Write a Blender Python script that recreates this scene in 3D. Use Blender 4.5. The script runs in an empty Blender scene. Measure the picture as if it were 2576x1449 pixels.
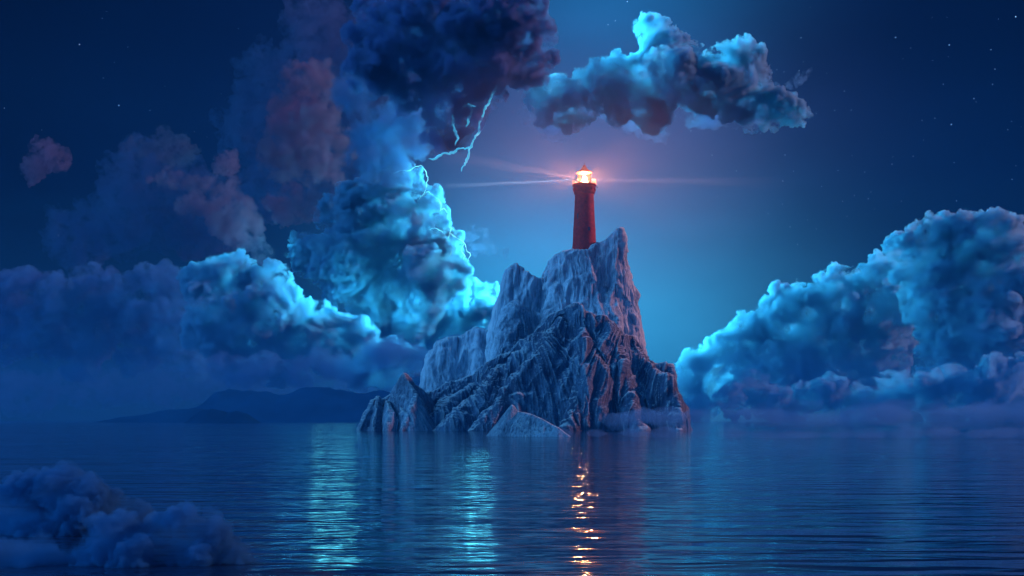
import bpy, bmesh, math, random
import numpy as np
from mathutils import Vector
R = math.radians
scene = bpy.context.scene
COL = scene.collection
random.seed(5)

# ------------------------------------------------------------------ camera, sky, sun, exposure
CAM_H, F, PX0, HOR = 3.05, 2504.5, 1288.0, 1054.0
cam_d = bpy.data.cameras.new("camera"); cam = bpy.data.objects.new("camera", cam_d); COL.objects.link(cam)
cam.location = (0, 0, CAM_H); cam.rotation_euler = (R(90), 0, 0)
cam_d.lens = 35.0; cam_d.sensor_width = 36.0; cam_d.shift_y = 0.1287
cam_d.clip_start = 0.1; cam_d.clip_end = 80000
scene.camera = cam

def P(px, py, D):
    """real point seen at (px, py) of the 2576 px wide picture when it stands D metres away"""
    return ((px - PX0) * D / F, D, CAM_H + (HOR - py) * D / F)

scene.render.engine = 'CYCLES'
cy = scene.cycles
cy.max_bounces = 8; cy.diffuse_bounces = 2; cy.glossy_bounces = 3; cy.transparent_max_bounces = 24
cy.volume_bounces = 2; cy.transmission_bounces = 4
cy.use_denoising = True; cy.use_adaptive_sampling = True; cy.adaptive_threshold = 0.01
cy.sample_clamp_indirect = 8.0; cy.sample_clamp_direct = 0.0
cy.caustics_reflective = False; cy.caustics_refractive = False
scene.view_settings.view_transform = 'Standard'; scene.view_settings.look = 'None'
scene.view_settings.exposure = 0.0; scene.view_settings.gamma = 1.0

class NT:
    """small helper for node trees"""
    def __init__(s, tree): s.t = tree; s.n = tree.nodes; s.l = tree.links
    def add(s, typ, **kw):
        n = s.n.new(typ)
        for k, v in kw.items():
            if k.startswith('i_'): n.inputs[k[2:].replace('_', ' ')].default_value = v
            else: setattr(n, k, v)
        return n
    def link(s, a, b): s.l.new(a, b)
    def math(s, op, a, b=None, clamp=False):
        n = s.n.new('ShaderNodeMath'); n.operation = op; n.use_clamp = clamp
        for i, v in enumerate((a, b)):
            if v is None: continue
            if isinstance(v, (int, float)): n.inputs[i].default_value = v
            else: s.l.new(v, n.inputs[i])
        return n.outputs[0]
    def vmath(s, op, a, b):
        n = s.n.new('ShaderNodeVectorMath'); n.operation = op
        for i, v in enumerate((a, b)):
            if v is None: continue
            if isinstance(v, (tuple, list)): n.inputs[i].default_value = v
            else: s.l.new(v, n.inputs[i])
        return n
    def mix(s, f, a, b, blend='MIX'):
        n = s.n.new('ShaderNodeMix'); n.data_type = 'RGBA'; n.blend_type = blend
        for sock, v in ((n.inputs[0], f), (n.inputs[6], a), (n.inputs[7], b)):
            if isinstance(v, (int, float)): sock.default_value = v
            elif isinstance(v, (tuple, list)): sock.default_value = (*v[:3], 1)
            else: s.l.new(v, sock)
        return n.outputs[2]
    def ramp(s, fac, stops, interp='LINEAR'):
        n = s.n.new('ShaderNodeValToRGB'); n.color_ramp.interpolation = interp
        e = n.color_ramp.elements
        while len(e) < len(stops): e.new(0.5)
        for el, (p, c) in zip(e, stops):
            el.position = p; el.color = (*c, 1) if isinstance(c, (tuple, list)) else (c, c, c, 1)
        s.l.new(fac, n.inputs[0]); return n.outputs[0]

world = bpy.data.worlds.new("World"); scene.world = world; world.use_nodes = True
w = NT(world.node_tree); w.n.clear()
co = w.add('ShaderNodeTexCoord').outputs['Generated']
sep = w.add('ShaderNodeSeparateXYZ'); w.link(co, sep.inputs[0])
def dirv(px, py):
    v = Vector((px - PX0, F, HOR - py)); v.normalize(); return tuple(v)
def glow(px, py, width, sq=1.0):
    """gaussian patch of brighter sky round one direction"""
    d = w.vmath('SUBTRACT', co, dirv(px, py)).outputs[0]
    d = w.vmath('MULTIPLY', d, (1, 1, sq)).outputs[0]
    q = w.vmath('DOT_PRODUCT', d, d).outputs['Value']
    return w.math('EXPONENT', w.math('MULTIPLY', q, -1.0 / (width * width)))
base = w.ramp(sep.outputs[2], [(0.0, (0.008, 0.055, 0.14)), (0.10, (0.004, 0.038, 0.12)), (0.22, (0.0015, 0.019, 0.092)), (0.45, (0.0008, 0.008, 0.048)), (0.9, (0.002, 0.010, 0.05))])
c = base
# darker towards the left and the right of the view
side = w.ramp(w.math('ABSOLUTE', w.math('SUBTRACT', sep.outputs[0], 0.03)), [(0.08, 1.0), (0.50, 0.36)])
c = w.mix(1.0, c, side, 'MULTIPLY')
def addglow(c, g, col, k):
    t = w.mix(w.math('MULTIPLY', g, k), (0, 0, 0), col)
    return w.mix(1.0, c, t, 'ADD')
c = addglow(c, glow(1540, 930, 0.16, 1.0), (0.030, 0.36, 0.62), 1.0)
c = addglow(c, glow(1270, 740, 0.12, 1.0), (0.005, 0.20, 0.42), 0.8)
c = addglow(c, glow(1540, -30, 0.12, 1.0), (0.004, 0.15, 0.36), 0.8)
c = addglow(c, glow(1500, 450, 0.16, 1.1), (0.045, 0.010, 0.080), 0.85)
# fill light: brighter sky added behind the viewer and far to the left
back = w.ramp(w.math('MULTIPLY', sep.outputs[1], -1.0), [(0.0, 0.0), (0.5, 1.0)])
c = addglow(c, back, (0.012, 0.13, 0.36), 1.0)
lft = w.ramp(w.math('MULTIPLY', sep.outputs[0], -1.0), [(0.45, 0.0), (0.85, 1.0)])
c = addglow(c, lft, (0.008, 0.12, 0.28), 1.0)
key = Vector((-0.86, -0.22, 0.50)).normalized()
kd = w.vmath('SUBTRACT', co, tuple(key)).outputs[0]
kg = w.math('EXPONENT', w.math('MULTIPLY', w.vmath('DOT_PRODUCT', kd, kd).outputs['Value'], -1 / 0.035))
c = addglow(c, kg, (3.2, 12.0, 24.0), 1.0)      # soft key light added as unseen bright sky, behind the viewer's left shoulder
cn = w.add('ShaderNodeTexNoise'); cn.inputs['Scale'].default_value = 3.5; cn.inputs['Detail'].default_value = 6; w.link(w.vmath('MULTIPLY', co, (1, 1, 2.2)).outputs[0], cn.inputs['Vector'])
c = w.mix(1.0, c, w.ramp(cn.outputs[0], [(0.3, 0.82), (0.7, 1.18)]), 'MULTIPLY')
sky = w.add('ShaderNodeTexSky'); sky.sky_type = 'NISHITA'; sky.sun_disc = False
sky.sun_elevation = R(24); sky.sun_rotation = R(112)
skyd = w.mix(1.0, sky.outputs[0], (0.00002, 0.00006, 0.0002), 'MULTIPLY')
c = w.mix(1.0, c, skyd, 'ADD')
bg = w.add('ShaderNodeBackground'); w.link(c, bg.inputs[0]); bg.inputs[1].default_value = 1.0
wo = w.add('ShaderNodeOutputWorld'); w.link(bg.outputs[0], wo.inputs[0])

# one low pink light from the right (the last glow of the evening)
sd = bpy.data.lights.new("sun", 'SUN'); sun = bpy.data.objects.new("sun", sd); COL.objects.link(sun)
sd.energy = 2.6; sd.angle = R(2.0); sd.color = (1.0, 0.42, 0.42)
az, el = R(76), R(25)       # azimuth clockwise from the view direction
sv = Vector((math.sin(az) * math.cos(el), math.cos(az) * math.cos(el), math.sin(el)))
sun.rotation_euler = sv.to_track_quat('Z', 'Y').to_euler()

# ------------------------------------------------------------------ helpers
def tag(o, label=None, cat=None, group=None, kind=None):
    if label: o['label'] = label
    if cat: o['category'] = cat
    if group: o['group'] = group
    if kind: o['kind'] = kind
    return o

def mesh_obj(name, v, f, m, parent=None, smooth=True):
    me = bpy.data.meshes.new(name)
    v = np.asarray(v, dtype=np.float32)
    if isinstance(f, np.ndarray):
        me.vertices.add(len(v)); me.vertices.foreach_set('co', v.ravel())
        n = f.shape[1]; me.loops.add(f.size); me.polygons.add(len(f))
        me.loops.foreach_set('vertex_index', f.astype(np.int32).ravel())
        me.polygons.foreach_set('loop_start', (np.arange(len(f)) * n).astype(np.int32))
        me.update(calc_edges=True)
    else:
        me.from_pydata([tuple(map(float, p)) for p in v], [], f)
    if smooth: me.polygons.foreach_set('use_smooth', np.ones(len(me.polygons), dtype=bool))
    if m: me.materials.append(m)
    me.update()
    o = bpy.data.objects.new(name, me); COL.objects.link(o)
    if parent: o.parent = parent
    return o

def bm_obj(name, bm, m, parent=None, smooth=True):
    me = bpy.data.meshes.new(name); bmesh.ops.recalc_face_normals(bm, faces=bm.faces)
    bm.to_mesh(me); bm.free()
    for p in me.polygons: p.use_smooth = smooth
    if m: me.materials.append(m)
    o = bpy.data.objects.new(name, me); COL.objects.link(o)
    if parent: o.parent = parent
    return o

def empty(name, loc):
    o = bpy.data.objects.new(name, None); COL.objects.link(o); o.location = loc; o.empty_display_size = 1
    return o

# gradient noise on arrays
_rs = np.random.RandomState(11)
_perm = _rs.permutation(256).astype(np.int32); _perm = np.concatenate([_perm, _perm, _perm])
_g = _rs.normal(size=(256, 3)); _g /= np.linalg.norm(_g, axis=1)[:, None]; _g = _g.astype(np.float32)
def noise(p):
    p = np.asarray(p, dtype=np.float32); i = np.floor(p).astype(np.int32); f = p - i; i &= 255
    u = f * f * f * (f * (f * 6 - 15) + 10)
    out = np.zeros(len(p), dtype=np.float32)
    for dx in (0, 1):
        for dy in (0, 1):
            for dz in (0, 1):
                h = _perm[_perm[_perm[(i[:, 0] + dx) & 255] + ((i[:, 1] + dy) & 255)] + ((i[:, 2] + dz) & 255)]
                g = _g[h]
                d = g[:, 0] * (f[:, 0] - dx) + g[:, 1] * (f[:, 1] - dy) + g[:, 2] * (f[:, 2] - dz)
                wgt = (u[:, 0] if dx else 1 - u[:, 0]) * (u[:, 1] if dy else 1 - u[:, 1]) * (u[:, 2] if dz else 1 - u[:, 2])
                out += d * wgt
    return out * 1.5
def fbm(p, oct=4, gain=0.5):
    a, s, o = 1.0, 0.0, 0.0
    for k in range(oct):
        s = s + a * noise(p * 2.03 ** k + 17.3 * k); a *= gain
    return s
def billow(p, oct=4, gain=0.5):
    a, s = 1.0, 0.0
    for k in range(oct):
        s = s + a * np.abs(noise(p * 2.07 ** k + 9.7 * k)); a *= gain
    return s
def ridged(p, oct=3, gain=0.55):
    a, s = 1.0, 0.0
    for k in range(oct):
        s = s + a * (1 - 2 * np.abs(noise(p * 2.11 ** k + 5.1 * k))); a *= gain
    return s

def get_vn(me):
    n = len(me.vertices); v = np.empty(n * 3, dtype=np.float32); me.vertices.foreach_get('co', v)
    nn = np.empty(n * 3, dtype=np.float32); me.vertex_normals.foreach_get('vector', nn)
    return v.reshape(-1, 3), nn.reshape(-1, 3)

def remesh(o, voxel):
    """fuse the overlapping closed shells of o into one even skin"""
    md = o.modifiers.new('r', 'REMESH'); md.mode = 'VOXEL'; md.voxel_size = voxel
    dg = bpy.context.evaluated_depsgraph_get(); dg.update()
    me = bpy.data.meshes.new_from_object(o.evaluated_get(dg))
    o.modifiers.clear(); old = o.data; o.data = me; me.name = old.name
    bpy.data.meshes.remove(old)
    me.polygons.foreach_set('use_smooth', np.ones(len(me.polygons), dtype=bool))
    return me

def clean_shells(o, m, min_verts=150):
    """keep only the outer skins: drop the small hollows and crumbs a fused mesh holds"""
    me = o.data; nv = len(me.vertices); nf = len(me.polygons)
    v = np.empty(nv * 3, dtype=np.float32); me.vertices.foreach_get('co', v); v = v.reshape(-1, 3)
    L = np.empty(len(me.loops), dtype=np.int32); me.loops.foreach_get('vertex_index', L)
    if len(L) != nf * 4: return me
    q = L.reshape(-1, 4); lab = np.arange(nv)
    for _ in range(400):
        mn = lab[q].min(1); new = lab.copy()
        for k in range(4): np.minimum.at(new, q[:, k], mn)
        new = new[new]; new = new[new]
        if (new == lab).all(): break
        lab = new
    a, b, c_, d = (v[q[:, k]].astype(np.float64) for k in range(4))
    vol = (np.einsum('ij,ij->i', a, np.cross(b, c_)) + np.einsum('ij,ij->i', a, np.cross(c_, d))) / 6
    V = np.bincount(lab[q[:, 0]], weights=vol, minlength=nv); cnt = np.bincount(lab, minlength=nv)
    sign = 1 if V.sum() > 0 else -1
    good = (V * sign > 0) & (cnt >= min_verts)
    keepf = good[lab[q[:, 0]]]; used = np.zeros(nv, dtype=bool); used[q[keepf].ravel()] = True
    idx = np.cumsum(used) - 1
    o2 = mesh_obj('tmp', v[used], idx[q[keepf]].astype(np.int32), m)
    me2 = o2.data; bpy.data.objects.remove(o2); old = o.data; nm = old.name; o.data = me2; bpy.data.meshes.remove(old); me2.name = nm
    return me2

def smooth_v(v, q, it=2, k=0.5):
    """a few rounds of averaging take the creases out of a displaced skin"""
    n = len(v); cnt = np.bincount(q.ravel(), minlength=n).astype(np.float32)[:, None]
    for _ in range(it):
        fc = v[q].mean(1); acc = np.zeros_like(v)
        for j in range(4): np.add.at(acc, q[:, j], fc)
        v = v * (1 - k) + k * acc / np.maximum(cnt, 1)
    return v

def setco(me, v):
    me.vertices.foreach_set('co', v.astype(np.float32).ravel()); me.update()

_ico = {}
def ico(sub):
    if sub not in _ico:
        bm = bmesh.new(); bmesh.ops.create_icosphere(bm, subdivisions=sub, radius=1)
        _ico[sub] = (np.array([v.co[:] for v in bm.verts], dtype=np.float32), np.array([[v.index for v in f.verts] for f in bm.faces], dtype=np.int32)); bm.free()
    return _ico[sub]

# ------------------------------------------------------------------ materials
def new_mat(name):
    m = bpy.data.materials.new(name); m.use_nodes = True; t = NT(m.node_tree); t.n.clear()
    out = t.add('ShaderNodeOutputMaterial'); return m, t, out

def simple(name, col, rough=0.6, metal=0.0, nscale=3.0, var=0.25, bump=0.02, emit=None, es=0.0, spec=0.5):
    m, t, out = new_mat(name)
    b = t.add('ShaderNodeBsdfPrincipled'); tc = t.add('ShaderNodeTexCoord')
    n = t.add('ShaderNodeTexNoise'); n.inputs['Scale'].default_value = nscale; n.inputs['Detail'].default_value = 6
    t.link(tc.outputs['Object'], n.inputs['Vector'])
    lo = tuple(x * (1 - var) for x in col); hi = tuple(min(1, x * (1 + var)) for x in col)
    t.link(t.ramp(n.outputs[0], [(0.3, lo), (0.7, hi)]), b.inputs['Base Color'])
    b.inputs['Specular IOR Level'].default_value = spec; b.inputs['Roughness'].default_value = rough; b.inputs['Metallic'].default_value = metal
    bu = t.add('ShaderNodeBump'); bu.inputs['Distance'].default_value = bump; t.link(n.outputs[0], bu.inputs['Height']); t.link(bu.outputs[0], b.inputs['Normal'])
    if emit:
        b.inputs['Emission Color'].default_value = (*emit, 1); b.inputs['Emission Strength'].default_value = es
    t.link(b.outputs[0], out.inputs[0]); return m

def cloud_mat(name, col=(0.38, 0.74, 1.0), density=0.13, skin=0.03, scale=0.008, aniso=0.6, fray=0.021):
    """vapour: a scattering body, with a faint frayed skin of denser droplets"""
    m, t, out = new_mat(name)
    tc = t.add('ShaderNodeTexCoord').outputs['Object']
    n = t.add('ShaderNodeTexNoise'); n.inputs['Scale'].default_value = scale; n.inputs['Detail'].default_value = 6; n.inputs['Roughness'].default_value = 0.55
    t.link(tc, n.inputs['Vector'])
    d = t.add('ShaderNodeBsdfDiffuse'); d.inputs[0].default_value = (*col, 1); d.inputs[1].default_value = 1.0
    mr = t.add('ShaderNodeMapRange'); mr.interpolation_type = 'SMOOTHSTEP'
    mr.inputs[1].default_value = 0.35; mr.inputs[2].default_value = 0.65; mr.inputs[3].default_value = 1 - skin; mr.inputs[4].default_value = 1.0
    t.link(n.outputs[0], mr.inputs[0])
    tp = t.add('ShaderNodeBsdfTransparent'); m2 = t.add('ShaderNodeMixShader')
    t.link(mr.outputs[0], m2.inputs[0]); t.link(d.outputs[0], m2.inputs[1]); t.link(tp.outputs[0], m2.inputs[2])
    t.link(m2.outputs[0], out.inputs[0])
    v = t.add('ShaderNodeVolumePrincipled'); v.inputs['Color'].default_value = (*col, 1)
    v.inputs['Anisotropy'].default_value = aniso
    if fray:
        nv = t.add('ShaderNodeTexNoise'); nv.inputs['Scale'].default_value = fray; nv.inputs['Detail'].default_value = 6; nv.inputs['Roughness'].default_value = 0.6; nv.inputs['Distortion'].default_value = 0.3
        t.link(tc, nv.inputs['Vector'])
        t.link(t.ramp(nv.outputs[0], [(0.45, 0.0), (0.53, density * 1.6)], 'EASE'), v.inputs['Density'])
    else:
        v.inputs['Density'].default_value = density
    t.link(v.outputs[0], out.inputs['Volume']); return m

def volume_mat(name, col, density, aniso=0.2, fray=None):
    m, t, out = new_mat(name)
    v = t.add('ShaderNodeVolumePrincipled'); v.inputs['Color'].default_value = (*col, 1)
    v.inputs['Density'].default_value = density; v.inputs['Anisotropy'].default_value = aniso
    if fray:
        tc = t.add('ShaderNodeTexCoord').outputs['Object']
        nv = t.add('ShaderNodeTexNoise'); nv.inputs['Scale'].default_value = 1.0; nv.inputs['Detail'].default_value = 5
        t.link(t.vmath('MULTIPLY', tc, fray).outputs[0], nv.inputs['Vector'])
        t.link(t.ramp(nv.outputs[0], [(0.33, 0.0), (0.62, density * 1.7)], 'EASE'), v.inputs['Density'])
    t.link(v.outputs[0], out.inputs['Volume']); return m

def soft_mist(name, col, density):
    """a puff of mist that thins out evenly from its middle"""
    m, t, out = new_mat(name)
    g = t.add('ShaderNodeTexCoord').outputs['Generated']
    r_ = t.math('MULTIPLY', t.vmath('LENGTH', t.vmath('SUBTRACT', g, (.5, .5, .5)).outputs[0], None).outputs['Value'], 2.0)
    k = t.math('SUBTRACT', 1.0, r_, True)
    v = t.add('ShaderNodeVolumePrincipled'); v.inputs['Color'].default_value = (*col, 1)
    t.link(t.math('MULTIPLY', t.math('POWER', k, 1.3), density), v.inputs['Density'])
    t.link(v.outputs[0], out.inputs['Volume']); return m

# ------------------------------------------------------------------ water
def water_mat():
    m, t, out = new_mat('water')
    b = t.add('ShaderNodeBsdfPrincipled'); b.inputs['Base Color'].default_value = (0.003, 0.016, 0.05, 1)
    b.inputs['Roughness'].default_value = 0.06; b.inputs['IOR'].default_value = 1.33
    pos = t.add('ShaderNodeNewGeometry').outputs['Position']
    def wv(sx, sy, detail, amp, rough=0.5, dist=0.0):
        v = t.vmath('MULTIPLY', pos, (sx, sy, 1)).outputs[0]
        n = t.add('ShaderNodeTexNoise'); n.inputs['Scale'].default_value = 1.0; n.inputs['Detail'].default_value = detail
        n.inputs['Roughness'].default_value = rough; n.inputs['Distortion'].default_value = dist
        t.link(v, n.inputs['Vector']); return t.math('MULTIPLY', n.outputs[0], amp)
    h = t.math('ADD', wv(0.28, 1.0, 2, 0.15, 0.45, 0.4), wv(0.06, 0.22, 2, 0.22))
    h = t.math('ADD', h, wv(1.0, 3.4, 2, 0.014, 0.5, 0.3))
    # calmer and rougher patches drift over the surface
    p = t.add('ShaderNodeTexNoise'); p.inputs['Scale'].default_value = 1.0; p.inputs['Detail'].default_value = 3
    t.link(t.vmath('MULTIPLY', pos, (0.012, 0.035, 1)).outputs[0], p.inputs['Vector'])
    h = t.math('MULTIPLY', h, t.ramp(p.outputs[0], [(0.35, 0.55), (0.65, 1.15)]))
    bu = t.add('ShaderNodeBump'); bu.inputs['Distance'].default_value = 1.0; bu.inputs['Strength'].default_value = 1.0
    t.link(h, bu.inputs['Height']); t.link(bu.outputs[0], b.inputs['Normal'])
    t.link(b.outputs[0], out.inputs[0]); return m
S = 30000
tag(mesh_obj('sea', [(-S, -2000, 0), (S, -2000, 0), (S, S, 0), (-S, S, 0)], [(0, 1, 2, 3)], water_mat()), kind='structure')

# ------------------------------------------------------------------ rock material
def rock_mat():
    m, t, out = new_mat('frosted_rock')
    b = t.add('ShaderNodeBsdfPrincipled'); b.inputs['Roughness'].default_value = 0.5
    pos = t.add('ShaderNodeTexCoord').outputs['Object']
    at = t.add('ShaderNodeAttribute'); at.attribute_name = 'vein'
    def nz(sc, vec, detail=5, rough=0.6):
        n = t.add('ShaderNodeTexNoise'); n.inputs['Scale'].default_value = 1.0; n.inputs['Detail'].default_value = detail; n.inputs['Roughness'].default_value = rough
        t.link(t.vmath('MULTIPLY', pos, sc).outputs[0], n.inputs['Vector']); return n.outputs[0]
    fine = nz((1.9, 1.9, 0.16), pos)
    big = nz((0.09, 0.09, 0.05), pos, 3)
    rid = t.math('SUBTRACT', 1.0, t.math('MULTIPLY', t.math('ABSOLUTE', t.math('SUBTRACT', fine, 0.5)), 5.0), True)
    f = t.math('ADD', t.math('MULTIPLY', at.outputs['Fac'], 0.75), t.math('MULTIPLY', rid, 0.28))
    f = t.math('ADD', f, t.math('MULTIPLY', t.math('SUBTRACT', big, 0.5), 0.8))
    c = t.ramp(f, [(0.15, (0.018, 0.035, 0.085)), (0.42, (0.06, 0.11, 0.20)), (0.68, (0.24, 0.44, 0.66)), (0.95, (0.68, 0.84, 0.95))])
    at2 = t.add('ShaderNodeAttribute'); at2.attribute_name = 'pale'  # light on the rear pillar and a darker front put into the colour
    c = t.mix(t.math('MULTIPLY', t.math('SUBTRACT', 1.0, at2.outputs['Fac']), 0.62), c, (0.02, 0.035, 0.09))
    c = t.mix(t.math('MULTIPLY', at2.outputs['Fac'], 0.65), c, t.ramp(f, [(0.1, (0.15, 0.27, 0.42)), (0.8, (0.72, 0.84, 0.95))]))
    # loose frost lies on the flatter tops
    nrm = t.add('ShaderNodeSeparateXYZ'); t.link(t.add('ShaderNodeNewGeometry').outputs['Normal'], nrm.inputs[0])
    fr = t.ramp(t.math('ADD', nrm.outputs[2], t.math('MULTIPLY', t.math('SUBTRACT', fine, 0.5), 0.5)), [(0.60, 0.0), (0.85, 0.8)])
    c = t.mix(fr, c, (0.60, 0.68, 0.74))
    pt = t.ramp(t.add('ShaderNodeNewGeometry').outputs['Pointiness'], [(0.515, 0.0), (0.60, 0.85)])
    c = t.mix(pt, c, (0.74, 0.82, 0.88))  # highlights along convex crests put into the colour
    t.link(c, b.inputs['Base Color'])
    bu = t.add('ShaderNodeBump'); bu.inputs['Distance'].default_value = 0.28; bu.inputs['Strength'].default_value = 0.8
    b.inputs['Specular IOR Level'].default_value = 0.25
    t.link(t.math('ADD', rid, t.math('MULTIPLY', fine, 0.8)), bu.inputs['Height']); t.link(bu.outputs[0], b.inputs['Normal'])
    t.link(b.outputs[0], out.inputs[0]); return m
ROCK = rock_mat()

def add_vein(me, val):
    a = me.attributes.new('vein', 'FLOAT', 'POINT'); a.data.foreach_set('value', np.clip(val, 0, 1).astype(np.float32))

def tent(X, Y, pts, k, kf=None, sharp=0.0):
    """ridge line through 3D points; flanks fall away with slope k (kf on the side facing the viewer)"""
    out = np.full(X.shape, -50.0)
    for (a, b) in zip(pts[:-1], pts[1:]):
        ax, ay, az_ = a; bx, by, bz = b
        dx, dy = bx - ax, by - ay; L2 = dx * dx + dy * dy + 1e-9
        t = np.clip(((X - ax) * dx + (Y - ay) * dy) / L2, 0, 1)
        ex, ey = X - (ax + t * dx), Y - (ay + t * dy)
        d = np.sqrt(ex * ex + ey * ey + sharp * sharp) - sharp * 0.6
        kk = k if kf is None else np.where(ey < 0, kf, k)
        out = np.maximum(out, az_ + t * (bz - az_) - kk * d)
    return out

def grid_solid(name, x0, x1, y0, y1, step, zf, bottom=-4.0):
    xs = np.arange(x0, x1 + step, step); ys = np.arange(y0, y1 + step, step)
    X, Y = np.meshgrid(xs, ys); Z = np.maximum(zf(X, Y), bottom + 0.5)
    ny, nx = X.shape; n = nx * ny
    top = np.stack([X.ravel(), Y.ravel(), Z.ravel()], 1); bot = top.copy(); bot[:, 2] = bottom
    i = np.arange(n).reshape(ny, nx)
    q = np.stack([i[:-1, :-1].ravel(), i[:-1, 1:].ravel(), i[1:, 1:].ravel(), i[1:, :-1].ravel()], 1)
    qb = q[:, ::-1] + n
    sides = []
    for e, flip in ((i[0], 0), (i[-1], 1), (i[:, 0], 1), (i[:, -1], 0)):
        a, b = e[:-1], e[1:]
        s_ = np.stack([a, a + n, b + n, b], 1)
        sides.append(s_[:, ::-1] if flip else s_)
    return mesh_obj(name, np.concatenate([top, bot]), np.concatenate([q, qb] + sides), ROCK)

def prof(pts, D):
    xs = np.array([(p[0] - PX0) * D / F for p in pts]); zs = np.array([CAM_H + (HOR - p[1]) * D / F for p in pts])
    o = np.argsort(xs, kind='stable'); return xs[o], zs[o]

def slab(X, Y, pts, D, wf, wb, sf, sb, round_=0.25, tail=1.6):
    """a mass whose crest follows the outline pts at distance D; plateau wf/wb metres to front/back, then faces of slope sf/sb"""
    px, pz = prof(pts, D); cx = 0.5 * (px[0] + px[-1])
    dy = Y - D
    sh = (dy / (0.5 * (wf + wb) + 4)) ** 2
    H = np.interp(cx + (X - cx) * (1 + round_ * np.minimum(sh, 4)), px, pz, left=-30, right=-30)
    df = np.maximum(0, -dy - wf); db = np.maximum(0, dy - wb)
    drop = np.where(df < 7, sf * df, sf * 7 + tail * (df - 7)) + sb * db
    return H - drop

# ------------------------------------------------------------------ the island
A_PTS = [(1222, 1080), (1236, 900), (1245, 832), (1252, 780), (1260, 735), (1268, 705), (1276, 682), (1287, 669), (1297, 671), (1318, 688), (1335, 700), (1352, 706), (1365, 702), (1374, 686), (1386, 660), (1396, 648), (1420, 640), (1442, 637), (1478, 634), (1484, 622), (1500, 612), (1515, 608), (1532, 592), (1545, 583), (1556, 580), (1559, 600), (1561, 640), (1572, 672), (1578, 705), (1592, 738), (1597, 780), (1604, 830), (1608, 870), (1625, 930), (1650, 1080)]
B_PTS = [(1048, 1080), (1062, 1010), (1073, 970), (1080, 930), (1092, 880), (1103, 855), (1130, 850), (1160, 845), (1183, 829), (1200, 820), (1222, 832), (1250, 835), (1330, 838), (1420, 900)]
C_PTS = [(930, 1120), (985, 1072), (1012, 1040), (1050, 1005), (1078, 985), (1100, 975), (1122, 960), (1150, 955), (1185, 937), (1230, 910), (1280, 880), (1310, 852), (1340, 832), (1362, 808), (1385, 788), (1412, 775), (1440, 759), (1455, 756), (1466, 762), (1476, 778), (1500, 786), (1522, 792), (1545, 815), (1562, 842), (1574, 838), (1592, 838), (1603, 855), (1616, 882), (1632, 903), (1650, 912), (1668, 909), (1680, 916), (1690, 950), (1698, 1000), (1706, 1050), (1716, 1110)]

def island_z(X, Y):
    wx = 1.5 * fbm(np.stack([X.ravel() * .07, Y.ravel() * .07, X.ravel() * 0], 1), 3).reshape(X.shape)
    Xw = X + wx * 0.4
    Yw = Y + wx * 1.8
    z = slab(X, Yw, A_PTS, 312, 6.5, 8.0, 4.6, 3.2, 0.10, 3.0)
    z = np.maximum(z, slab(X, Yw, B_PTS, 322, 4.0, 6.0, 5.0, 2.5, 0.08, 4.0))
    # main front ridge: crest at 292, wavering face down to about 272
    px, pz = prof(C_PTS, 292)
    dy = Yw - 292
    H = np.interp(Xw, px, pz, left=-30, right=-30)
    ang = (X - P(1460, 757, 292)[0]) / (4 + np.abs(dy))
    face = 1.95 + 0.30 * noise(np.stack([ang.ravel() * 1.3, ang.ravel() * 0 + 3.1, dy.ravel() * 0.02], 1)).reshape(X.shape)
    Hf = H - face * np.maximum(0, -dy) - 2.6 * np.maximum(0, dy - 1.0)
    # the lower the crest the nearer the shore lies to it
    z = np.maximum(z, Hf)
    g_ = np.stack([X.ravel() * .13, Y.ravel() * .10, X.ravel() * 0 + 8], 1)
    rx = X + 1.0 * fbm(g_, 3).reshape(X.shape); ry = Y + 1.0 * fbm(g_ + 31, 3).reshape(X.shape)
    rz = 0.7 * fbm(g_ * 1.3 + 55, 3).reshape(X.shape)
    rib = lambda pts, k, kf=None: tent(rx, ry, [P(*p) for p in pts], k, kf, 1.5) + rz
    z = np.maximum(z, rib([(1460, 760, 291), (1478, 830, 286), (1466, 930, 281), (1440, 1010, 276), (1400, 1072, 271)], 2.6))
    z = np.maximum(z, rib([(1540, 812, 291), (1565, 880, 286), (1590, 960, 281), (1612, 1030, 276), (1622, 1075, 272)], 2.9))
    z = np.maximum(z, rib([(1600, 850, 292), (1640, 905, 288), (1680, 918, 285), (1694, 1000, 281), (1704, 1060, 277)], 3.0))
    z = np.maximum(z, rib([(1412, 778, 291), (1350, 870, 285), (1270, 960, 279), (1190, 1060, 272)], 2.4))
    z = np.maximum(z, rib([(1300, 865, 291), (1240, 930, 285), (1150, 1010, 279), (1080, 1070, 274)], 2.3))
    z = np.maximum(z, rib([(1185, 940, 291), (1120, 990, 284), (1040, 1060, 276)], 2.2))
    # diagonal spur from the pillar down to the left, over the saddle
    z = np.maximum(z, rib([(1400, 655, 305), (1385, 760, 301), (1340, 835, 298), (1250, 895, 295.5), (1150, 950, 293)], 2.6))
    z = np.maximum(z, rib([(1515, 690, 304), (1535, 770, 301), (1560, 840, 298)], 5.0))
    # cracked flank of the right summit and small spire left of it
    z = np.maximum(z, rib([(1283, 740, 300), (1290, 728, 300), (1300, 745, 300), (1320, 738, 301)], 5.0))
    return z

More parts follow.
